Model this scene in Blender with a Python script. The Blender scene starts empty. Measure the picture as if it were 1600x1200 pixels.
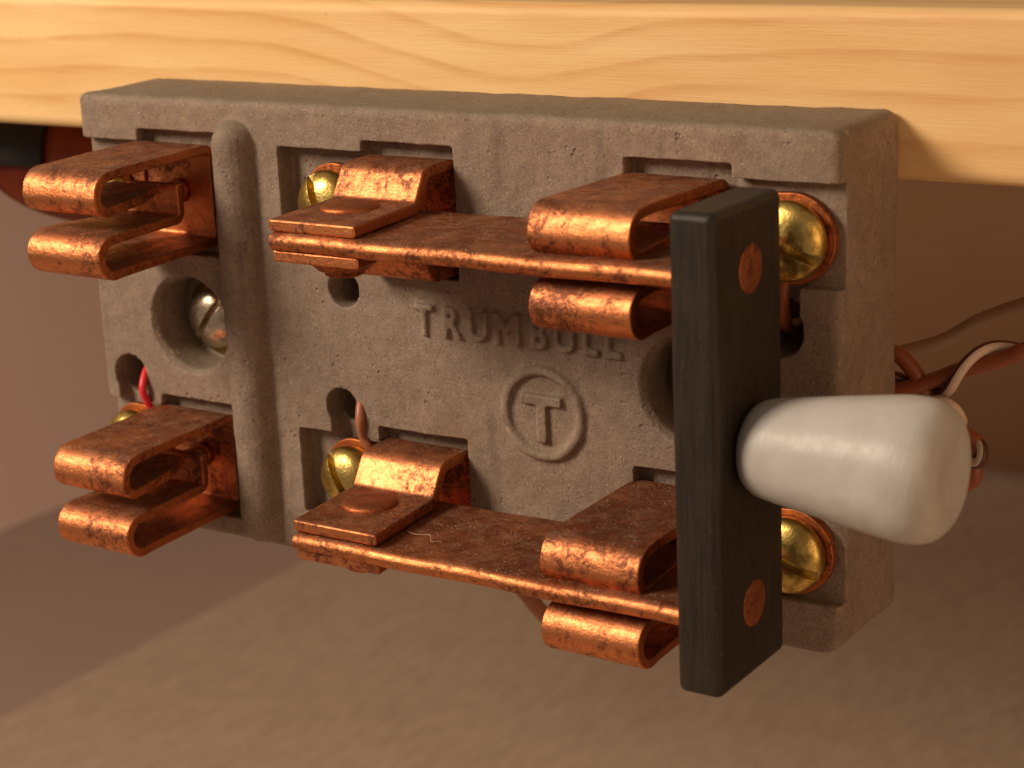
import bpy, bmesh, math, random
from mathutils import Vector, Matrix
random.seed(4)
MM = 0.001
sc = bpy.context.scene
col = sc.collection

# ------------------------------------------------------------------ camera
cd = bpy.data.cameras.new('camera'); cam = bpy.data.objects.new('camera', cd); col.objects.link(cam)
R_ = Vector((0.83716896, 0.54519198, -0.04374737)); U_ = Vector((-0.11406367, 0.25225616, 0.96091431))
F_ = Vector((-0.53491832, 0.79945765, -0.27336762)); C_ = Vector((269.927, -263.900, 127.681)) * MM
cam.matrix_world = Matrix(((R_.x, U_.x, -F_.x, C_.x), (R_.y, U_.y, -F_.y, C_.y), (R_.z, U_.z, -F_.z, C_.z), (0, 0, 0, 1)))
cd.sensor_width = 36; cd.lens = 70.49; cd.clip_start = 0.01; cd.clip_end = 20
cd.dof.use_dof = True; cd.dof.focus_distance = 0.322; cd.dof.aperture_fstop = 29
sc.camera = cam
# ------------------------------------------------------------------ light
w = bpy.data.worlds.new('World'); sc.world = w; w.use_nodes = True
bgn = w.node_tree.nodes['Background']; bgn.inputs[0].default_value = (1.0, 0.74, 0.55, 1); bgn.inputs[1].default_value = 0.20
def area(name, loc, target, size, power, color, sy=None):
    l = bpy.data.lights.new(name, 'AREA'); l.energy = power; l.color = color; l.size = size
    if sy: l.shape = 'RECTANGLE'; l.size_y = sy
    o = bpy.data.objects.new(name, l); col.objects.link(o); o.location = Vector(loc) * MM
    o.rotation_euler = (Vector(target) - Vector(loc)).to_track_quat('-Z', 'Y').to_euler()
    return o
area('key_lamp', (-260, -460, 410), (60, 40, 30), 0.21, 4.9, (1.0, 0.80, 0.60))
area('fill_lamp', (560, -170, 80), (150, 0, 45), 0.40, 0.60, (1.0, 0.56, 0.27))
sc.view_settings.view_transform = 'Standard'; sc.view_settings.look = 'None'; sc.view_settings.exposure = 0; sc.view_settings.gamma = 1

# ------------------------------------------------------------------ material helpers
class NT:
    def __init__(s, name):
        s.m = bpy.data.materials.new(name); s.m.use_nodes = True; s.t = s.m.node_tree; s.t.nodes.clear()
        s.off = None
        s.out = s.n('ShaderNodeOutputMaterial'); s.b = s.n('ShaderNodeBsdfPrincipled'); s.l(s.b.outputs[0], s.out.inputs[0])
        tc = s.n('ShaderNodeTexCoord'); mp = s.n('ShaderNodeMapping'); s.l(tc.outputs['Object'], mp.inputs[0])
        mp.inputs['Scale'].default_value = (1000, 1000, 1000); s.mm = mp.outputs[0]
    def n(s, t, **k):
        x = s.t.nodes.new(t)
        for a, b in k.items(): setattr(x, a, b)
        return x
    def l(s, a, b): s.t.links.new(a, b)
    def set(s, k, v):
        i = s.b.inputs[k]
        if hasattr(v, 'is_linked'): s.l(v, i)
        else: i.default_value = v
    def scale(s, v, sc_):
        m = s.n('ShaderNodeMapping'); s.l(v, m.inputs[0]); m.inputs['Scale'].default_value = sc_; return m.outputs[0]
    def noise(s, v, scale, detail=3, rough=.5, dist=0):
        x = s.n('ShaderNodeTexNoise'); s.l(v, x.inputs['Vector']); x.inputs['Scale'].default_value = scale
        x.inputs['Detail'].default_value = detail; x.inputs['Roughness'].default_value = rough; x.inputs['Distortion'].default_value = dist
        return x.outputs[0]
    def vor(s, v, scale):
        x = s.n('ShaderNodeTexVoronoi'); s.l(v, x.inputs['Vector']); x.inputs['Scale'].default_value = scale; return x.outputs['Distance']
    def ramp(s, v, stops, interp='LINEAR'):
        r = s.n('ShaderNodeValToRGB'); s.l(v, r.inputs[0]); e = r.color_ramp; e.interpolation = interp
        while len(e.elements) < len(stops): e.elements.new(.5)
        for i, (p, c) in enumerate(stops):
            e.elements[i].position = p
            e.elements[i].color = (c, c, c, 1) if isinstance(c, (int, float)) else (*c, 1)
        return r.outputs[0]
    def math(s, op, a, b=None):
        x = s.n('ShaderNodeMath', operation=op)
        for i, v in enumerate((a, b)):
            if v is None: continue
            if hasattr(v, 'is_linked'): s.l(v, x.inputs[i])
            else: x.inputs[i].default_value = v
        return x.outputs[0]
    def mix(s, f, a, b, mode='MIX'):
        x = s.n('ShaderNodeMix', data_type='RGBA', blend_type=mode)
        for i, v in ((0, f), (6, a), (7, b)):
            if hasattr(v, 'is_linked'): s.l(v, x.inputs[i])
            else: x.inputs[i].default_value = v if i == 0 else (*v, 1)
        return x.outputs[2]
    def bump(s, h, strength, dist):
        x = s.n('ShaderNodeBump'); x.inputs['Strength'].default_value = strength; x.inputs['Distance'].default_value = dist * MM
        s.l(h, x.inputs['Height']); s.l(x.outputs[0], s.b.inputs['Normal'])
    def comp(s, v, i):
        x = s.n('ShaderNodeSeparateXYZ'); s.l(v, x.inputs[0]); return x.outputs[i]
    def vary(s):                       # every copy gets its own patch of the pattern
        oi = s.n('ShaderNodeObjectInfo'); a = s.n('ShaderNodeVectorMath', operation='ADD'); m = s.n('ShaderNodeVectorMath', operation='SCALE')
        s.l(oi.outputs['Random'], m.inputs['Scale']); m.inputs[0].default_value = (173, 91, 137); s.l(s.mm, a.inputs[0]); s.l(m.outputs[0], a.inputs[1]); s.mm = a.outputs[0]
    def upness(s):                     # 1 on faces that look up: masks settled dust and the darker copper tops
        g = s.n('ShaderNodeNewGeometry'); return s.comp(g.outputs['True Normal'], 2)

def mat_copper(name, base=(.78, .285, .112), dark=(.20, .074, .042), cover=.535, dust=.85, rlo=.33):
    k = NT(name); k.vary(); v = k.mm
    n1 = k.noise(v, .46, 8, .8, .7); n2 = k.noise(v, 1.6, 5, .7); n3 = k.noise(v, .07, 2)
    blot = k.math('ADD', k.math('MULTIPLY', n1, .6), k.math('MULTIPLY', n2, .25)); blot = k.math('ADD', blot, k.math('MULTIPLY', n3, .3))
    f = k.ramp(blot, [(cover - .02, 0), (cover + .03, .62), (cover + .10, 1)])
    c = k.mix(f, dark, base)
    up = k.math('MULTIPLY', k.ramp(k.upness(), [(.55, 0), (.97, 1)]), 1)
    c = k.mix(k.math('MULTIPLY', k.math('MULTIPLY', up, k.ramp(k.noise(v, .22, 4, .6), [(.3, .35), (.6, 1)])), .8), c, (.22, .078, .038))  # darker red-brown tint on faces that look up
    oy = k.ramp(k.noise(v, .15, 3), [(.58, 0), (.75, .45)])
    c = k.mix(oy, c, (.50, .13, .045))
    specks = k.ramp(k.vor(v, 1.7), [(.17, 1), (.26, 0)]); film = k.ramp(k.noise(v, .35, 5, .7), [(.40, 0), (.75, .34)])
    spk = k.math('MULTIPLY', specks, k.ramp(k.noise(v, .4, 3), [(.44, 0), (.56, 1)]))
    d = k.math('MULTIPLY', k.math('MULTIPLY', k.math('MAXIMUM', spk, film), up), dust)
    c = k.mix(d, c, (.44, .34, .25))
    k.set('Base Color', c); k.set('Metallic', k.math('SUBTRACT', 1.0, d))
    r = k.ramp(blot, [(cover - .1, rlo + .27), (cover + .15, rlo)])
    r = k.math('ADD', r, k.math('MULTIPLY', up, .16)); r = k.math('ADD', r, k.math('MULTIPLY', d, .3)); k.set('Roughness', r)
    h = k.math('ADD', k.math('MULTIPLY', n2, .6), k.math('MULTIPLY', k.noise(k.scale(v, (.6, 1.6, 1.6)), 1.4, 4), .35))
    h = k.math('ADD', h, k.math('MULTIPLY', n1, .8))
    k.bump(h, .55, .22); return k.m
COP = mat_copper('worn_copper')
COPE = mat_copper('dark_copper', (.55, .18, .065), (.18, .055, .028), .5, .2, .42)
COPB = mat_copper('blade_copper', (.68, .245, .092), (.18, .065, .037), .525, .95, .34)
RIV = mat_copper('filed_rivet_copper', (.42, .15, .06), (.16, .055, .03), .5, .2, .5)
def mat_brass(name, c1=(.74, .55, .17), c2=(.32, .20, .05), rough=.27):
    k = NT(name); k.vary(); v = k.mm
    n = k.noise(v, .45, 5, .6, .4)
    k.set('Base Color', k.mix(k.ramp(n, [(.38, 0), (.58, 1)]), c2, c1)); k.set('Metallic', 1.0)
    k.set('Roughness', k.ramp(n, [(.35, rough + .22), (.65, rough)]))
    h = k.math('ADD', k.noise(v, .35, 3), k.math('MULTIPLY', k.noise(v, 2.5, 3), .25)); k.bump(h, .5, .35); return k.m
BRASS = mat_brass('tarnished_brass'); NICK = mat_brass('nickel_plate', (.80, .70, .56), (.45, .36, .26), .15)
def mat_porcelain():
    k = NT('grey_unglazed_porcelain'); v = k.mm
    big = k.noise(v, .045, 4, .6, .5); mid = k.noise(v, .35, 5, .65); fine = k.noise(v, 2.3, 4, .7)
    c = k.mix(k.ramp(big, [(.35, 0), (.65, 1)]), (.247, .184, .144), (.308, .233, .181))
    c = k.mix(k.ramp(mid, [(.38, .55), (.60, 0)]), c, (.19, .136, .105))
    c = k.mix(k.ramp(fine, [(.33, .8), (.43, 0)]), c, (.07, .054, .045))
    c = k.mix(k.ramp(fine, [(.57, 0), (.68, .75)]), c, (.42, .34, .26))
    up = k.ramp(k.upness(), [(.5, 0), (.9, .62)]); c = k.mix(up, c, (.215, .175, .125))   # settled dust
    sp = k.math('MULTIPLY', k.ramp(k.vor(v, 1.0), [(.10, 1), (.17, 0)]), k.ramp(k.noise(v, .2, 2), [(.46, 0), (.52, 1)]))
    c = k.mix(sp, c, (.42, .34, .22))
    st = k.ramp(k.noise(v, .022, 3, .5), [(.60, 0), (.72, .45)]); c = k.mix(st, c, (.21, .135, .07))
    stk = k.math('MULTIPLY', k.ramp(k.noise(k.scale(v, (.35, .35, .045)), .6, 4, .6), [(.56, 0), (.72, .6)]), k.ramp(k.noise(v, .05, 2), [(.45, 0), (.6, 1)]))
    c = k.mix(stk, c, (.105, .072, .055))
    chip = k.math('MULTIPLY', k.ramp(k.noise(v, .55, 5, .7), [(.66, 0), (.69, 1)]), k.ramp(k.noise(v, .09, 2), [(.5, 0), (.58, .8)])); c = k.mix(chip, c, (.40, .32, .235))
    g = k.n('ShaderNodeNewGeometry'); wear = k.math('MULTIPLY', k.ramp(g.outputs['Pointiness'], [(.515, 0), (.56, .7)]), k.ramp(mid, [(.40, .1), (.6, 1)]))
    c = k.mix(wear, c, (.43, .35, .26))
    k.set('Base Color', c); k.set('Roughness', k.ramp(big, [(.3, .62), (.7, .85)])); k.set('Specular IOR Level', .32)
    pits = k.math('MULTIPLY', k.ramp(k.vor(v, .55), [(.10, 1), (.24, 0)]), k.ramp(k.noise(v, .10, 2), [(.54, 0), (.64, 1)]))
    h = k.math('ADD', k.math('MULTIPLY', k.math('MULTIPLY', fine, .8), k.ramp(k.noise(v, .06, 3), [(.35, .25), (.65, .8)])), k.math('MULTIPLY', mid, .8)); h = k.math('SUBTRACT', h, k.math('MULTIPLY', pits, .9))
    k.bump(h, .85, .42); return k.m
PORC = mat_porcelain()
def mat_fibre():
    k = NT('black_fibre'); v = k.mm
    g = k.noise(k.scale(v, (2.5, 2.5, .12)), .8, 5, .65); b = k.noise(v, .1, 3)
    c = k.mix(k.ramp(g, [(.38, 0), (.68, 1)]), (.014, .010, .008), (.034, .023, .014))
    c = k.mix(k.ramp(b, [(.5, 0), (.75, .5)]), c, (.036, .024, .013))
    c = k.mix(k.ramp(k.noise(v, 1.8, 4), [(.64, 0), (.74, .5)]), c, (.09, .07, .05))
    k.set('Base Color', c); k.set('Roughness', .5); k.set('Specular IOR Level', .38); k.bump(g, .35, .25); return k.m
FIB = mat_fibre()
def mat_handle():
    k = NT('white_glazed_porcelain'); v = k.mm
    n = k.noise(v, .10, 4, .55, .4)
    c = k.mix(k.ramp(n, [(.36, 0), (.66, 1)]), (.43, .425, .41), (.54, .53, .515))
    ringm = k.ramp(k.noise(k.scale(v, (.25, .25, .25)), .7, 4), [(.5, 0), (.8, .25)]); c = k.mix(ringm, c, (.40, .36, .31))
    c = k.mix(k.ramp(k.noise(v, 1.5, 3), [(.68, 0), (.78, .4)]), c, (.3, .25, .2))
    k.set('Base Color', c); k.set('Roughness', k.ramp(n, [(.3, .44), (.7, .33)])); k.set('Subsurface Weight', .12)
    k.set('Subsurface Radius', (.003, .002, .0015)); k.set('Specular IOR Level', .45)
    k.bump(k.math('ADD', k.noise(k.scale(v, (6, .4, .4)), .7, 3), k.math('MULTIPLY', k.noise(v, .12, 2), 4)), .35, .25); return k.m
HAN = mat_handle()
def mat_wood():
    k = NT('pine_wood'); v = k.mm
    x = k.comp(v, 0); z = k.comp(v, 2); y = k.comp(v, 1)
    def ss(a, b, amp):
        m = k.n('ShaderNodeMapRange', interpolation_type='SMOOTHERSTEP'); k.l(x, m.inputs[0]); m.inputs[1].default_value = a; m.inputs[2].default_value = b
        m.inputs[3].default_value = 0; m.inputs[4].default_value = amp; return m.outputs[0]
    wv = k.math('ADD', z, ss(18, 92, 10.5)); wv = k.math('SUBTRACT', wv, ss(86, 118, 4.5)); wv = k.math('ADD', wv, k.math('MULTIPLY', y, .55))
    wv = k.math('ADD', wv, k.math('MULTIPLY', k.noise(k.scale(v, (.012, .05, .05)), 1, 2), 7))
    wv = k.math('ADD', wv, k.math('MULTIPLY', k.noise(k.scale(v, (.05, .2, .2)), 1, 3), 1.1))
    fr = k.math('FRACT', k.math('DIVIDE', wv, 5.9))
    line = k.ramp(fr, [(0, .0), (.62, .10), (.88, 1), (.93, .8), (1, 0)])
    st = k.ramp(k.noise(k.scale(v, (.05, .5, .5)), 1, 3), [(.3, .3), (.7, 1)])
    fib = k.noise(k.scale(v, (.10, 3.2, 3.2)), 1, 4, .6)
    c = k.mix(k.ramp(k.noise(k.scale(v, (.02, .12, .12)), 1, 3), [(.35, 0), (.65, 1)]), (.79, .50, .215), (.87, .61, .300))
    c = k.mix(k.math('MULTIPLY', k.math('MULTIPLY', line, st), .60), c, (.60, .285, .085))
    c = k.mix(k.ramp(fib, [(.52, 0), (.72, .16)]), c, (.55, .30, .11))
    fl = k.math('MULTIPLY', k.ramp(k.vor(k.scale(v, (.5, 1, 1)), .55), [(.04, 1), (.12, 0)]), k.ramp(k.noise(v, .06, 2), [(.60, 0), (.66, .6)]))
    c = k.mix(fl, c, (.36, .16, .05))
    k.set('Base Color', c); k.set('Roughness', .52); k.set('Specular IOR Level', .35)
    k.bump(k.math('ADD', fib, k.math('MULTIPLY', k.noise(v, 1.2, 3), .5)), .35, .18); return k.m
WOOD = mat_wood()
def mat_plain(name, c1, c2, rough=.6, scale=.05, stretch=(1, 1, 1), detail=4, bump=.2):
    k = NT(name); v = k.scale(k.mm, stretch)
    n = k.noise(v, scale, detail, .6)
    k.set('Base Color', k.mix(k.ramp(n, [(.3, 0), (.7, 1)]), c1, c2)); k.set('Roughness', rough)
    k.bump(n, bump, .3); return k.m
BOARD = mat_plain('brown_board', (.42, .31, .225), (.52, .39, .285),   .75, .26, (1, .30, 1), 3, .1)
MAUVE = mat_plain('mauve_sheet', (.36, .25, .205), (.39, .275, .225), .85, .01)
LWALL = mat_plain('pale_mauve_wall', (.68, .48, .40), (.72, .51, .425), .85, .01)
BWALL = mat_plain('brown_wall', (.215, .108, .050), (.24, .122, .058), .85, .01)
BRW = mat_plain('brown_insulation', (.23, .060, .024), (.29, .080, .032), .38, .3)
BRL = mat_plain('tan_insulation', (.36, .13, .07), (.42, .17, .09), .4, .3)
WHW = mat_plain('white_insulation', (.60, .47, .38), (.66, .53, .43), .4, .3)
STW = mat_plain('dark_brown_stripe', (.085, .020, .012), (.11, .028, .016), .42, .3)
REDW = mat_plain('red_insulation', (.72, .03, .05), (.78, .04, .06), .38, .3)
BLK = mat_plain('black_tape', (.012, .010, .010), (.02, .016, .015), .5, .3)
def mat_winding():
    k = NT('enamelled_winding'); v = k.mm
    n = k.noise(v, .1, 3); k.set('Base Color', k.mix(k.ramp(n, [(.3, 0), (.7, 1)]), (.14, .018, .008), (.34, .065, .020))); k.set('Roughness', .3); k.set('Metallic', .35); return k.m
WIND = mat_winding()
DARKM = mat_plain('dark_steel', (.05, .035, .025), (.09, .06, .04), .5, .5)
LINT = mat_plain('lint', (.45, .36, .27), (.5, .4, .3), .9, .5)

# ------------------------------------------------------------------ geometry helpers (all in mm)
def link(name, me, parent=None, mat=None, smooth=True):
    o = bpy.data.objects.new(name, me); col.objects.link(o)
    if parent: o.parent = parent
    if mat:
        for m in (mat if isinstance(mat, (list, tuple)) else [mat]): me.materials.append(m)
    if smooth:
        for p in me.polygons: p.use_smooth = True
    return o
def fin(name, bm, parent=None, mat=None, smooth=True, bevel=0, seg=2, ang=35):
    bmesh.ops.recalc_face_normals(bm, faces=bm.faces)
    bmesh.ops.scale(bm, vec=(MM, MM, MM), verts=bm.verts)
    me = bpy.data.meshes.new(name); bm.to_mesh(me); bm.free()
    o = link(name, me, parent, mat, smooth)
    if bevel:
        b = o.modifiers.new('bevel', 'BEVEL'); b.width = bevel * MM; b.segments = seg; b.limit_method = 'ANGLE'; b.angle_limit = math.radians(ang)
        b.harden_normals = True; b.use_clamp_overlap = False
    return o
def edgemat(o):                       # sheared sheet edges: rougher metal, with their reflected shade put into the colour
    for p in o.data.polygons:
        if abs(p.normal.x) > .8: p.material_index = 1
def bake(o, rm=True):
    dg = bpy.context.evaluated_depsgraph_get(); dg.update()
    me = bpy.data.meshes.new_from_object(o.evaluated_get(dg)); mats = list(o.data.materials)
    o.modifiers.clear(); o.data = me
    return o
def box(bm, x0, x1, y0, y1, z0, z1):
    vs = [bm.verts.new((x, y, z)) for x in (x0, x1) for y in (y0, y1) for z in (z0, z1)]
    for f in ((0, 1, 3, 2), (4, 6, 7, 5), (0, 4, 5, 1), (2, 3, 7, 6), (0, 2, 6, 4), (1, 5, 7, 3)): bm.faces.new([vs[i] for i in f])
def lathe(bm, prof, c, axis, n=48, sx=1.0):
    """prof: (r, h) along axis from centre c."""
    a = Vector(axis).normalized(); t = Vector((0, 0, 1)) if abs(a.z) < .9 else Vector((1, 0, 0)); e1 = a.cross(t).normalized(); e2 = a.cross(e1)
    rings = []
    for r, h in prof:
        if r < 1e-6: rings.append([bm.verts.new(Vector(c) + a * h)])
        else: rings.append([bm.verts.new(Vector(c) + a * h + (e1 * math.cos(i * 2 * math.pi / n) * sx + e2 * math.sin(i * 2 * math.pi / n)) * r) for i in range(n)])
    for A, B in zip(rings, rings[1:]):
        for i in range(n):
            j = (i + 1) % n
            if len(A) == 1 and len(B) > 1: bm.faces.new((A[0], B[i], B[j]))
            elif len(B) == 1 and len(A) > 1: bm.faces.new((A[i], B[0], A[j]))
            elif len(A) > 1: bm.faces.new((A[i], B[i], B[j], A[j]))
    for q in (rings[0], rings[-1]):
        if len(q) > 1: bm.faces.new(q)
def fillet(pts, step=6):
    """pts: (y, z, r). returns smoothed polyline"""
    out = []
    for i, p in enumerate(pts):
        P = Vector(p[:2]); r = p[2] if len(p) > 2 else 0
        if r == 0 or i in (0, len(pts) - 1): out.append(P); continue
        a = (Vector(pts[i - 1][:2]) - P); b = (Vector(pts[i + 1][:2]) - P); la, lb = a.length, b.length; a.normalize(); b.normalize()
        th = a.angle(b); d = min(r / math.tan(th / 2), la * .499, lb * .499); rr = d * math.tan(th / 2)
        cen = P + (a + b).normalized() * (rr / math.sin(th / 2)); s = P + a * d - cen; e = P + b * d - cen
        ang = math.atan2(s.x * e.y - s.y * e.x, s.dot(e))
        n = max(3, int(abs(ang) / math.radians(9)))
        for k_ in range(n + 1):
            q = ang * k_ / n; out.append(cen + Vector((s.x * math.cos(q) - s.y * math.sin(q), s.x * math.sin(q) + s.y * math.cos(q))))
    return out
def strip(bm, path, t, x0, x1, xf=None, nx=1):
    """bent sheet: centre line path in (y,z), thickness t, extruded along x. xf(y,z,s)->(x0,x1) overrides."""
    L = []; Rr = []; n = len(path); acc = [0]
    for i in range(1, n): acc.append(acc[-1] + (path[i] - path[i - 1]).length)
    for i, p in enumerate(path):
        d0 = (p - path[i - 1]).normalized() if i else None; d1 = (path[i + 1] - p).normalized() if i < n - 1 else None
        d = ((d0 or d1) + (d1 or d0)).normalized(); nn = Vector((-d.y, d.x)); c = nn.dot(Vector((-(d1 or d0).y, (d1 or d0).x)))
        L.append(p + nn * t / 2 / max(c, .4)); Rr.append(p - nn * t / 2 / max(c, .4))
    G = []
    for i in range(n):
        a, b = (xf(path[i].x, path[i].y, acc[i], acc[-1]) if xf else (x0, x1))
        G.append([[bm.verts.new((a + (b - a) * k_ / nx, q.x, q.y)) for k_ in range(nx + 1)] for q in (L[i], Rr[i])])
    for i in range(n - 1):
        A, B = G[i], G[i + 1]
        for k_ in range(nx):
            bm.faces.new((A[0][k_], A[0][k_ + 1], B[0][k_ + 1], B[0][k_])); bm.faces.new((A[1][k_], B[1][k_], B[1][k_ + 1], A[1][k_ + 1]))
        bm.faces.new((A[0][0], B[0][0], B[1][0], A[1][0])); bm.faces.new((A[0][-1], A[1][-1], B[1][-1], B[0][-1]))
    for E_ in (G[0], G[-1]):
        for k_ in range(nx): bm.faces.new((E_[0][k_], E_[1][k_], E_[1][k_ + 1], E_[0][k_ + 1]))
def catmull(pts, n=10):
    P = [Vector(p) for p in pts]; P = [P[0] * 2 - P[1]] + P + [P[-1] * 2 - P[-2]]; out = []
    for i in range(1, len(P) - 2):
        for k_ in range(n):
            t = k_ / n; a, b, c, d = P[i - 1:i + 3]
            out.append(.5 * ((2 * b) + (c - a) * t + (2 * a - 5 * b + 4 * c - d) * t * t + (3 * b - a - 3 * c + d) * t ** 3))
    out.append(P[-2]); return out
def tube(bm, pts, r, n=14, stripe=None, twist=0):
    """swept tube; faces between stripe angles get material 1; twist in turns"""
    t0 = (pts[1] - pts[0]).normalized(); u = t0.orthogonal().normalized(); rings = []
    for i, p in enumerate(pts):
        t = (pts[min(i + 1, len(pts) - 1)] - pts[max(i - 1, 0)]).normalized(); u = (u - t * u.dot(t)).normalized(); v = t.cross(u)
        rings.append([bm.verts.new(p + (u * math.cos(a) + v * math.sin(a)) * r) for a in [2 * math.pi * (k_ / n + twist * i / len(pts)) for k_ in range(n)]])
    for A, B in zip(rings, rings[1:]):
        for i in range(n):
            f = bm.faces.new((A[i], A[(i + 1) % n], B[(i + 1) % n], B[i]))
            if stripe and stripe[0] <= i < stripe[1]: f.material_index = 1
    bm.faces.new(rings[0]); bm.faces.new(rings[-1])
def tag(o, label=None, cat=None, group=None, kind=None):
    for k_, v in (('label', label), ('category', cat), ('group', group), ('kind', kind)):
        if v: o[k_] = v
    return o
def empty(name, loc, parent=None):
    o = bpy.data.objects.new(name, None); col.objects.link(o); o.location = Vector(loc) * MM; o.empty_display_size = .01
    if parent: o.parent = parent
    return o
def boolean(o, cutter, op='DIFFERENCE'):
    m = o.modifiers.new('cut', 'BOOLEAN'); m.operation = op; m.solver = 'EXACT'; m.object = cutter; m.use_self = True
    bake(o); bpy.data.objects.remove(cutter)

# ------------------------------------------------------------------ setting
ZF = -200
def slab(name, x0, x1, y0, y1, z0, z1, mat, bev=0):
    bm = bmesh.new(); box(bm, x0, x1, y0, y1, z0, z1); return fin(name, bm, None, mat, False, bev)
tag(slab('floor', -900, 900, -300, 900, ZF - 20, ZF, MAUVE), kind='structure')
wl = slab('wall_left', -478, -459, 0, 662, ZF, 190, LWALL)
for v_ in wl.data.vertices:                      # backward lean added to the wall so the key lamp lights it
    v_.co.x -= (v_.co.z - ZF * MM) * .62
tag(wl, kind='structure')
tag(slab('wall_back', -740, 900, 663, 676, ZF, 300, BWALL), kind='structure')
tag(slab('base_board', -293, 700, -260, 645, ZF + .01, ZF + 2.2, BOARD, .4), 'flat brown speckled board lying on the table below the switch', 'board')

D = 22.15
# plank
bm = bmesh.new(); box(bm, -190, 420, D, D + 130, 70.8, 97.2)
pl = fin('wooden_plank', bm, None, WOOD, True, 2.4, 5); tag(pl, 'pale orange pine plank with wavy grain that carries the switch', 'plank')

# ------------------------------------------------------------------ the switch
sw = tag(empty('knife_switch', (76, 0, 0)), 'double throw knife switch with copper blades and clips on grey porcelain base', 'knife switch')
OFF = Vector((-76, 0, 0)) * MM
def part(name, bm, mat, parent=sw, **k):
    o = fin(name, bm, None, mat, **k)
    if parent is sw: o.parent = sw; o.location = OFF
    else: o.parent = parent
    return o
# base with ridge, pockets, holes and raised letters, fused into one moulded body
W, H = 151.8, 82.0
bm = bmesh.new(); box(bm, 0, W, 0, D - .02, 0, H)
bm.edges.ensure_lookup_table()
for ed in [e for e in bm.edges if abs((e.verts[0].co - e.verts[1].co).y) > 5]:
    low = ed.verts[0].co.z < 1; rt = ed.verts[0].co.x > 1
    bmesh.ops.bevel(bm, geom=[ed], offset=3.6 if low and rt else (2.4 if rt or low else 1.6), segments=6, profile=.5, affect='EDGES')
base = fin('base', bm, None, None, False, 1.5, 4, 40); bake(base)
def cutter(fn):
    b = bmesh.new(); fn(b); return fin('cutter', b, None, None, False)
def cyl(b, x, z, r, y0, y1, r0=None, n=40):
    lathe(b, [(r0 or r, y0), (r, min(y0 + 2.2, y1)), (r, y1)], (x, 0, z), (0, 1, 0), n)
def pockets(b):
    P = [(14.3, 32.7, 53.5, 76, 3.2), (14.3, 32.9, 4, 26, 3.2), (-5, 14.6, 57.6, 73.8, 2.6), (-5, 14.6, 8.6, 24.2, 2.6),
         (65, 83.8, 54, 76.2, 3.4), (46.9, 65.2, 57.5, 74.5, 3.9), (65, 83.8, 4.5, 26.5, 3.4), (47.2, 65.2, 8.0, 23.9, 3.9),
         (115.8, 134.3, 54, 76.4, 3.2), (134, 160, 58.3, 74.2, 2.6), (115.9, 134.3, 4.2, 26.4, 3.2), (134, 160, 8.6, 24.2, 2.6)]
    for x0, x1, z0, z1, d in P: box(b, x0, x1, -3, d, z0, z1)
for fn in (pockets,
           lambda b: [cyl(b, 23, 40.4, 8.7, -1, 9.5, 10.2), cyl(b, 126.8, 40.2, 8.7, -1, 9.5, 10.2)],
           lambda b: [cyl(b, x, z, r, -1, 30) for x, z, r in ((7, 28.9, 4.1), (59.4, 50.4, 3.3), (57.3, 28.8, 3.5), (141.6, 51.6, 4.3), (141.6, 28.0, 3.6))],
           lambda b: box(b, 3.6, 10.6, -2, 2.6, 22, 29),
           lambda b: box(b, 54.6, 60.2, -2, 3.9, 22, 28.6),
           lambda b: box(b, 138, 145.2, -2, 2.6, 50, 60)):
    boolean(base, cutter(fn))
# additions
b = bmesh.new()
segs = []
prof = []
for i in range(13):                                   # half-round ridge with domed ends
    a = math.pi * i / 12; prof.append((math.cos(a), math.sin(a)))
zs = [.6 + 4.2 * (1 - math.cos(math.pi / 2 * i / 7)) for i in range(8)] + [78.8 - 4.2 * (1 - math.cos(math.pi / 2 * i / 7)) for i in range(7, -1, -1)]
rings = []
for j, z in enumerate(zs):
    dz = min(z - .6, 78.8 - z); s_ = math.sqrt(max(1 - ((4.2 - min(dz, 4.2)) / 4.2) ** 2, .002))
    rings.append([b.verts.new((37.55 - c * 4.2 * s_, .6 - s * 5.2 * s_, z)) for c, s in prof] + [b.verts.new((37.55 + 4.2 * s_, 3, z)), b.verts.new((37.55 - 4.2 * s_, 3, z))])
for A, B in zip(rings, rings[1:]):
    for i in range(len(A)): b.faces.new((A[i], A[(i + 1) % len(A)], B[(i + 1) % len(A)], B[i]))
b.faces.new(rings[0]); b.faces.new(rings[-1])
add = [fin('add', b, None, None, False)]
# raised ring
b = bmesh.new(); nr = 72
rg = []
for i in range(nr):
    a = 2 * math.pi * i / nr; c, s = math.cos(a), math.sin(a)
    rg.append([b.verts.new((99.4 + (7.25 + .95 * math.cos(q)) * c, -.05 - 1.1 * math.sin(q), 33.2 + (7.25 + .95 * math.cos(q)) * s)) for q in [2 * math.pi * k_ / 12 for k_ in range(12)]])
for i in range(nr):
    A, B = rg[i], rg[(i + 1) % nr]
    for k_ in range(12): b.faces.new((A[k_], A[(k_ + 1) % 12], B[(k_ + 1) % 12], B[k_]))
add.append(fin('add', b, None, None, False))
b = bmesh.new(); box(b, 95.4, 103.2, -1.0, 1, 34.7, 36.4); add.append(fin('add', b, None, None, False))
b = bmesh.new(); box(b, 98.5, 100.2, -1.03, 1.1, 28.4, 35.4); add.append(fin('add', b, None, None, False))
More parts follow.
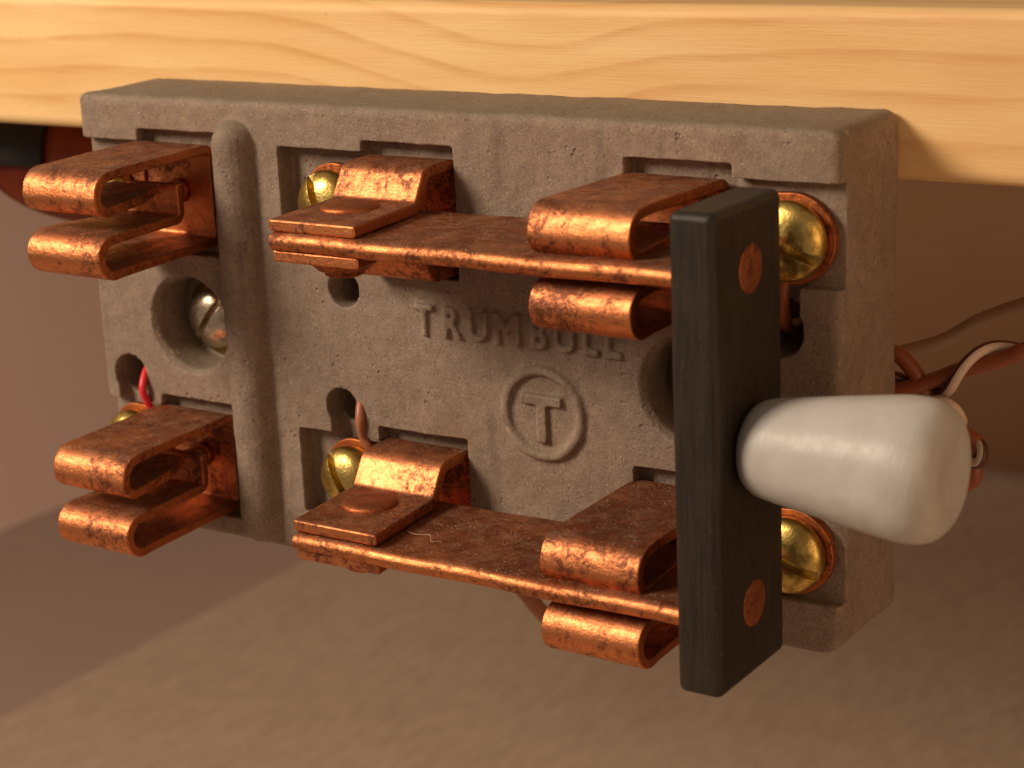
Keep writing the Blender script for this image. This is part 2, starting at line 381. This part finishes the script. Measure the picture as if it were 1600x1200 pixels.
# raised lettering
def letter(ch, x, z, size, depth):
    cu = bpy.data.curves.new('t', 'FONT'); cu.body = ch; cu.size = size * MM; cu.extrude = depth * MM; cu.align_x = 'CENTER'; cu.offset = .14 * MM
    cu.bevel_depth = .12 * MM; cu.resolution_u = 6
    o = bpy.data.objects.new('t', cu); col.objects.link(o); dg = bpy.context.evaluated_depsgraph_get(); dg.update()
    me = bpy.data.meshes.new_from_object(o.evaluated_get(dg)); bpy.data.objects.remove(o)
    me.transform(Matrix.Translation((x * MM, 0, z * MM)) @ Matrix.Rotation(math.pi / 2, 4, 'X') @ Matrix.Scale(1.02 if ch == 'M' else .84, 4, (1, 0, 0))); return bpy.data.objects.new('add', me)
xs = [77.0, 82.4, 87.8, 93.5, 99.5, 104.5, 109.2, 113.4]
for ch, x in zip('TRUMBULL', xs):
    o = letter(ch, x - .4, 44.3, 7.3, .8); col.objects.link(o); add.append(o)
# fuse: join meshes, then voxel remesh
bm = bmesh.new(); bm.from_mesh(base.data)
for o in add: bm.from_mesh(o.data); bpy.data.objects.remove(o)
me = bpy.data.meshes.new('base'); bm.to_mesh(me); bm.free(); base.data = me
m = base.modifiers.new('r', 'REMESH'); m.mode = 'VOXEL'; m.voxel_size = .32 * MM; bake(base)
m = base.modifiers.new('s', 'SMOOTH'); m.iterations = 2; m.factor = .5
for sz, st in ((.0009, .10), (.005, .30), (.020, .45)):
    tx = bpy.data.textures.new('clouds', 'CLOUDS'); tx.noise_scale = sz; tx.noise_depth = 2
    m = base.modifiers.new('d', 'DISPLACE'); m.texture = tx; m.strength = st * MM; m.mid_level = .5; m.texture_coords = 'LOCAL'
bake(base); base.data.materials.clear(); base.data.materials.append(PORC)
for p in base.data.polygons: p.use_smooth = True
base.parent = sw; base.location = OFF

def dup(o, loc, parent=sw):
    c = o.copy(); col.objects.link(c); c.parent = parent; c.location = loc
    for ch in list(o.children):
        d = ch.copy(); col.objects.link(d); d.parent = c
        for g in ch.children: e = g.copy(); col.objects.link(e); e.parent = d
    return c
# clips ----------------------------------------------------------------------
def clip(name, up=0.0, lo=0.0):
    """local origin at the left edge of the back plate, on the blade's centre height"""
    CW = 17.0
    path = fillet([(-8.6, 2.1), (-16, 1.75 + up * .6, 6), (-27.3, .95 + up, 3.05), (-25.9 , 7.15 + up, 3.05), (-21.0, 7.15 + up, 3), (2.25, 7.75, 1.5), (2.25, -9.0, 1.5),
                   (-21.0, -9.75 + lo, 3), (-27.0, -9.75 + lo, 3.0), (-27.0, -3.65 + lo, 3.0), (-18, -3.6 + lo * .6, 5), (-6.1, -3.5, 1.4), (-6.1, 2.7)])
    def xf(y, z, s, tot):
        a, b_ = 0, CW
        if s < 9: q = 1 - s / 9; a += 3.2 * q * q; b_ -= 3.4 * q * q          # the tapering tip of the upper inner leg
        e = tot - s
        if e < 7: a += 4.2; b_ -= .6
        elif e < 11: a += 4.2 * (11 - e) / 4
        return a, b_
    bm = bmesh.new(); strip(bm, path, 1.65, 0, CW, xf, 1)
    for v in bm.verts: v.co.x += .12 * math.sin(v.co.y * .7) ; v.co.z += .10 * math.sin(v.co.y * .45 + v.co.x * .2)
    o = part(name, bm, [COP, COPE], bevel=.28, seg=3, ang=50); edgemat(o)
    # stud with nut behind the web
    b = bmesh.new(); lathe(b, [(0, -6.9), (1.2, -6.8), (1.5, -6.5), (1.5, -5.3), (1.5, -5.2), (1.5, -1)], (9.4, 0, -.2), (0, 1, 0), 20)
    for i in range(7): lathe(b, [(1.45, -4.9 + i * .65), (2.0, -4.65 + i * .65), (1.45, -4.4 + i * .65)], (9.4, 0, -.2), (0, 1, 0), 20)
    fin('stud', b, o, BRASS)
    b = bmesh.new(); lathe(b, [(1.6, .2), (2.3, .4), (2.3, 1.2), (1.9, 1.45)], (9.4, 0, -.2), (0, 1, 0), 24); fin('washer', b, o, COPE, bevel=.15)
    return o
cl = clip('clip'); cl.location = OFF + Vector((12.9, 0, 65.2)) * MM
dup(cl, OFF + Vector((12.9, 0, 15.3)) * MM)
cr = clip('clip', .9, .35); cr.location = OFF + Vector((115.4, 0, 65.2)) * MM
c4 = clip('clip', .25, -.35); c4.location = OFF + Vector((115.2, 0, 15.3)) * MM
# hinge jaws -----------------------------------------------------------------
def hinge():
    path = fillet([(-28.4, 2.5), (-9.4, 2.5, 2.0), (-6.2, 7.8, 2.0), (2.3, 7.9, 1.9), (2.3, -9.6, 1.9), (-5.6, -9.5, 2.0), (-8.8, -2.5, 2.0), (-28.0, -2.5)])
    def xf(y, z, s, tot):
        q = max(0, -y - 9) / 20; return 0 + 1.9 * q, 16.8 + 1.9 * q
    bm = bmesh.new(); strip(bm, path, 1.95, 0, 16.8, xf)
    o = part('hinge', bm, [COP, COPE], bevel=.42, seg=3, ang=50); edgemat(o)
    b = bmesh.new(); lathe(b, [(0, 4.5), (2.2, 4.45), (3.7, 4.25), (4.4, 3.95), (4.6, 3.7), (4.6, 3.0)], (8.6, -16.5, 0), (0, 0, 1), 40); fin('rivet', b, o, COPE)
    b = bmesh.new(); lathe(b, [(5.6, -3.1), (5.6, -3.9), (5.2, -4.9), (4.3, -5.8), (3.3, -6.0), (3.2, -6.7), (2.6, -7.0), (0, -7.1)], (8.6, -18.6, 0), (0, 0, 1), 40); fin('rivet', b, o, COPE)
    return o
hg = hinge(); hg.location = OFF + Vector((66.2, 0, 65.2)) * MM
h2 = dup(hg, OFF + Vector((66.4, 0, 15.5)) * MM)
# blades
def blade():
    bm = bmesh.new(); t = 1.5
    pr = [(-4.9, t), (-4.9, -t), (-27.6, -t)] + [(-27.8 - 1.5 * math.sin(a), -1.5 * math.cos(a)) for a in [math.pi * i / 8 for i in range(9)]] + [(-27.6, t)]
    n = 24; rows = []
    for i in range(n + 1):
        x = 68.4 + (143.5 - 68.4) * i / n; dz = .12 * math.sin(i * .7) + .3 * (i / n) - .1
        rows.append([bm.verts.new((x, y, z + dz)) for y, z in pr])
    for A, B in zip(rows, rows[1:]):
        for i in range(len(A)): bm.faces.new((A[i], A[(i + 1) % len(A)], B[(i + 1) % len(A)], B[i]))
    bm.faces.new(rows[0]); bm.faces.new(rows[-1])
    return part('blade', bm, COPB, bevel=.2, ang=50)
bl = blade(); bl.location = OFF + Vector((0, 0, 65.2)) * MM
dup(bl, OFF + Vector((0, 0, 15.3)) * MM)
# crossbar
bm = bmesh.new(); box(bm, 139.9, 147.1, -30.4, -9.4, 4.6, 75.2)
cb = part('crossbar', bm, FIB, bevel=1.3, seg=4)
for z in (65.6, 15.9):
    b = bmesh.new(); lathe(b, [(3.5, -2), (3.5, .02), (3.2, .10), (0, .14)], (147.1, -19.6, z), (1, 0, 0), 36); o = fin('rivet', b, cb, RIV)
# handle
pr = [(3.5, -.5), (4.6, -.05), (5.7, .45), (6.55, 1.5), (7.1, 3), (7.6, 6), (8.15, 10), (8.8, 15), (9.45, 20), (9.95, 24.2), (10.1, 26.8), (9.95, 29.0), (9.5, 30.6), (8.5, 32.0), (7.2, 32.9), (5.6, 33.1), (4, 32.95), (2, 32.75), (0, 32.7)]
pts = catmull([(r, h, 0) for r, h in pr], 3)
bm = bmesh.new(); lathe(bm, [(max(p.x, 0), p.y * .905 if p.y > 0 else p.y) for p in pts[:-1]] + [(0, 29.55)], (147.15, -20.0, 39.9), (1, .0, 0), 72)
part('handle', bm, HAN)
# screws ----------------------------------------------------------------------
def screw(name, r, h, slot_deg, mat, wslot=1.5):
    b = bmesh.new()
    pr = [(0, -h)] + [(r * math.sin(a) ** 1.0, -.9 - (h - .9) * math.cos(a) ** .9) for a in [math.pi / 2 * i / 12 for i in range(1, 12)]] + [(r, -.8)] + [(r, -.2), (r * .97, .6), (r * .5, .7), (r * .5, 1.2)]
    lathe(b, pr, (0, 0, 0), (0, 1, 0), 56); o = fin(name, b, None, None)
    def slot(c):
        box(c, -r * 1.3, r * 1.3, -h - 2, -h + 2.5, -wslot / 2, wslot / 2); bmesh.ops.rotate(c, cent=(0, 0, 0), matrix=Matrix.Rotation(math.radians(slot_deg), 3, 'Y'), verts=c.verts)
    boolean(o, cutter(slot)); o.data.materials.clear(); o.data.materials.append(mat)
    for p in o.data.polygons: p.use_smooth = True
    m = o.modifiers.new('bevel', 'BEVEL'); m.width = .12 * MM; m.segments = 2; m.limit_method = 'ANGLE'; m.angle_limit = math.radians(40)
    o.parent = sw; return o
def washer(parent, r, y0, y1, tail, mat=COPE):
    """terminal plate: round end round the screw and a tail towards the clip"""
    b = bmesh.new(); n = 28; pts = []
    for i in range(n + 1):
        a = math.pi / 2 + math.pi * i / n; pts.append((r * math.cos(a), r * math.sin(a)))
    pts += [(tail, -r * .92), (tail, r * .92)]
    sgn = 1 if tail > 0 else -1
    if tail < 0: pts = [(-x, z) for x, z in pts]; pts[-2:] = [(tail, -r * .92), (tail, r * .92)]
    A = [b.verts.new((x, y0, z)) for x, z in pts]; B = [b.verts.new((x, y1, z)) for x, z in pts]
    b.faces.new(A); b.faces.new(B)
    for i in range(len(A)): b.faces.new((A[i], A[(i + 1) % len(A)], B[(i + 1) % len(A)], B[i]))
    return fin('terminal_plate', b, parent, mat, bevel=.25, ang=50)
for x, z, r, h, sl, tail, dy, nm in ((57.9, 65.2, 5.9, 4.4, 66, 8.0, 0, 0), (58.4, 16.3, 5.7, 4.4, 60, 8.0, 0, 0), (143.7, 65.5, 6.1, 3.5, 25, -9, 0, 1), (143.3, 16.2, 6.1, 3.5, 22, -9, 0, 1),
                              (6.6, 65.0, 5.4, 4, 40, 8, 0, 2), (6.9, 17.0, 5.3, 4.4, 35, 8, 0, 2)):
    s = screw('terminal_screw', r, h, sl, BRASS, 1.55); s.location = OFF + Vector((x, .3 if nm == 0 else -.2, z)) * MM
    washer(s, r + (.9 if nm != 1 else .85), 1.0 if nm == 1 else .9, 2.5 if nm == 1 else 2.3, tail)
for x, z, sl in ((23.2, 40.1, -52), (126.8, 40.0, 20)):
    s = screw('mounting_screw', 5.6, 3.6, sl, NICK, 1.3); s.location = OFF + Vector((x, 7.6, z)) * MM
    b = bmesh.new(); lathe(b, [(4.5, .5), (6.9, .5), (7.4, .9), (7.4, 1.6), (4.5, 1.6)], (0, 0, 0), (0, 1, 0), 40); fin('washer', b, s, BRASS)

# ------------------------------------------------------------------ wires
def wire(name, pts, r, mat, label, cat='wire', group=None, stripe=None, twist=0, n=12):
    c = Vector(pts[0]); P = catmull([Vector(p) - c for p in pts], n); bm = bmesh.new(); tube(bm, P, r, 16, stripe, twist)
    o = fin(name, bm, None, mat); o.location = c * MM; tag(o, label, cat, group); return o
wire('red_wire', [(7.0, 16, 32.5), (8.6, 7, 32.0), (10.1, 1.6, 30.6), (10.9, -1.2, 27.6), (11.0, -.8, 25.0), (11.3, 0.4, 22.0), (9.5, 1.0, 19.5)], .72, REDW,
     'thin red wire coming out of the hole above the lower left screw')
wire('brown_wire', [(58.0, 16, 34), (60.0, 7, 32.4), (60.9, 1.6, 30.8), (61.7, -.7, 27.6), (61.4, .2, 24.0), (62.2, .8, 21.6), (60.5, 1.4, 19)], .85, BRL,
     'short brown wire running from its hole to the lower middle screw')
wire('brown_wire', [(139.6, 24, 50.0), (140.2, 10, 50.2), (141.0, 4.0, 51.6), (141.6, 1.6, 55.5), (142, 1.4, 59)], 1.15, BRW,
     'dark brown wire seen inside the hole under the upper right screw')
# bundle on the right
A = [(126, 26, 35), (138, 27.5, 34.8), (148, 29, 35.2), (154, 30, 37.2), (159, 30.3, 39.6), (164, 30.6, 41.4), (169, 31, 43.8), (177, 32, 48.6), (190, 33, 53)]
wire('brown_wire', A, 1.35, BRW, 'thick brown wire leaving to the right with white wire wound round it', 'wire', None)
ax = catmull([Vector(p) for p in A], 12)
hel = []; NT_ = 30
for i in range(0, len(ax), 3):
    t = (ax[min(i + 1, len(ax) - 1)] - ax[max(i - 1, 0)]).normalized(); u = t.cross(Vector((0, 0, 1))).normalized(); v = u.cross(t)
    a = 2 * math.pi * (ax[i].x - 163.6) / 17.0
    hel.append(ax[i] + (v * math.cos(a) + u * -math.sin(a)) * 2.35)
wire('striped_wire', [tuple(p) for p in hel], .95, [WHW, STW], 'white wire with dark brown stripe spiralling round the thick brown wire', 'wire', None, (4, 12), 0, 4)
wire('brown_wire', [(136, 25, 44), (145.5, 29.6, 41.6), (148.6, 30, 40.9), (151.3, 30.2, 38.2), (153.2, 30.4, 34.6), (155.5, 30.5, 31.0), (159.5, 30.5, 29.0), (161.8, 30.5, 27.6), (160.9, 30.5, 25.2), (161.4, 30.4, 22.0), (158, 30, 19)], 1.35, BRW,
     'brown wire curving down behind the white handle')
wire('striped_wire', [(152.6, 31, 33.0), (156.0, 28.5, 34.6), (158.6, 28.2, 33.9), (159.2, 30.4, 31.2), (158, 32.5, 28.6), (160.2, 30.5, 25.0), (163.0, 28.5, 25.2), (163.0, 29.5, 27.5), (160, 32, 28)], .9, [WHW, STW],
     'white striped wire curled up behind the end of the handle', 'wire', None, (8, 16), .2)
wire('white_wire', [(120, 45, 30), (143, 56, 35.5), (152, 60, 40.5), (165, 62, 45.5), (178, 64, 47.0), (200, 66, 47)], 1.3, mat_plain('dull_white_insulation', (.24, .15, .10), (.27, .17, .115), .5, .3), 'blurred pale wire running behind the twisted pair')
wire('enamelled_wire', [(62, 26, 6), (68, 28, -6), (74.5, 29, -13), (79, 30, -18), (86, 31, -22), (96, 31, -21), (103, 30, -10), (106, 28, 6)], 1.5, BRL, 'brown wire loop hanging just below the base by the lower blade')
# coil under the plank
ce = tag(empty('wire_coil', (-74, 62, 58)), 'dark red wire coil with black tape hanging behind the left clips', 'coil')
b = bmesh.new(); pr = [(3, -26)]
nw = 44
for i in range(nw):
    x = -26 + 52 * i / (nw - 1); rr = 15.5 * math.sqrt(max(0.02, 1 - (x / 29) ** 2)); pr += [(rr, x - .45), (rr + .5, x), (rr, x + .45)]
pr += [(3, 27)]
lathe(b, pr, (8, 0, 0), (1, 0, -.12), 40); fin('winding', b, ce, WIND)
b = bmesh.new(); rows = []
for i in range(22):
    a = math.radians(95 + 88 * i / 21)          # from the top over the front
    rows.append([b.verts.new((x, r_ * math.cos(a), r_ * math.sin(a))) for x, r_ in ((-17, 17.2), (15, 17.4), (15, 16.2), (-17, 15.9))])
for A, B in zip(rows, rows[1:]):
    for i in range(4): b.faces.new((A[i], A[(i + 1) % 4], B[(i + 1) % 4], B[i]))
b.faces.new(rows[0]); b.faces.new(rows[-1]); fin('tape', b, ce, BLK)

# ------------------------------------------------------------------ lint on the copper and the base
def lint(pts, label, r=.045):
    c = Vector(pts[0]); P = catmull([Vector(p) - c for p in pts], 8); bm = bmesh.new(); tube(bm, P, r, 6); o = fin('lint_fibre', bm, None, LINT); o.location = c * MM
    tag(o, label, 'lint fibre')
lint([(85, -20, 17.0), (87.5, -21, 17.15), (90, -20.6, 17.3), (91.5, -22.4, 17.1), (93, -21.6, 17.1)], 'fine pale hair lying on the lower copper blade')
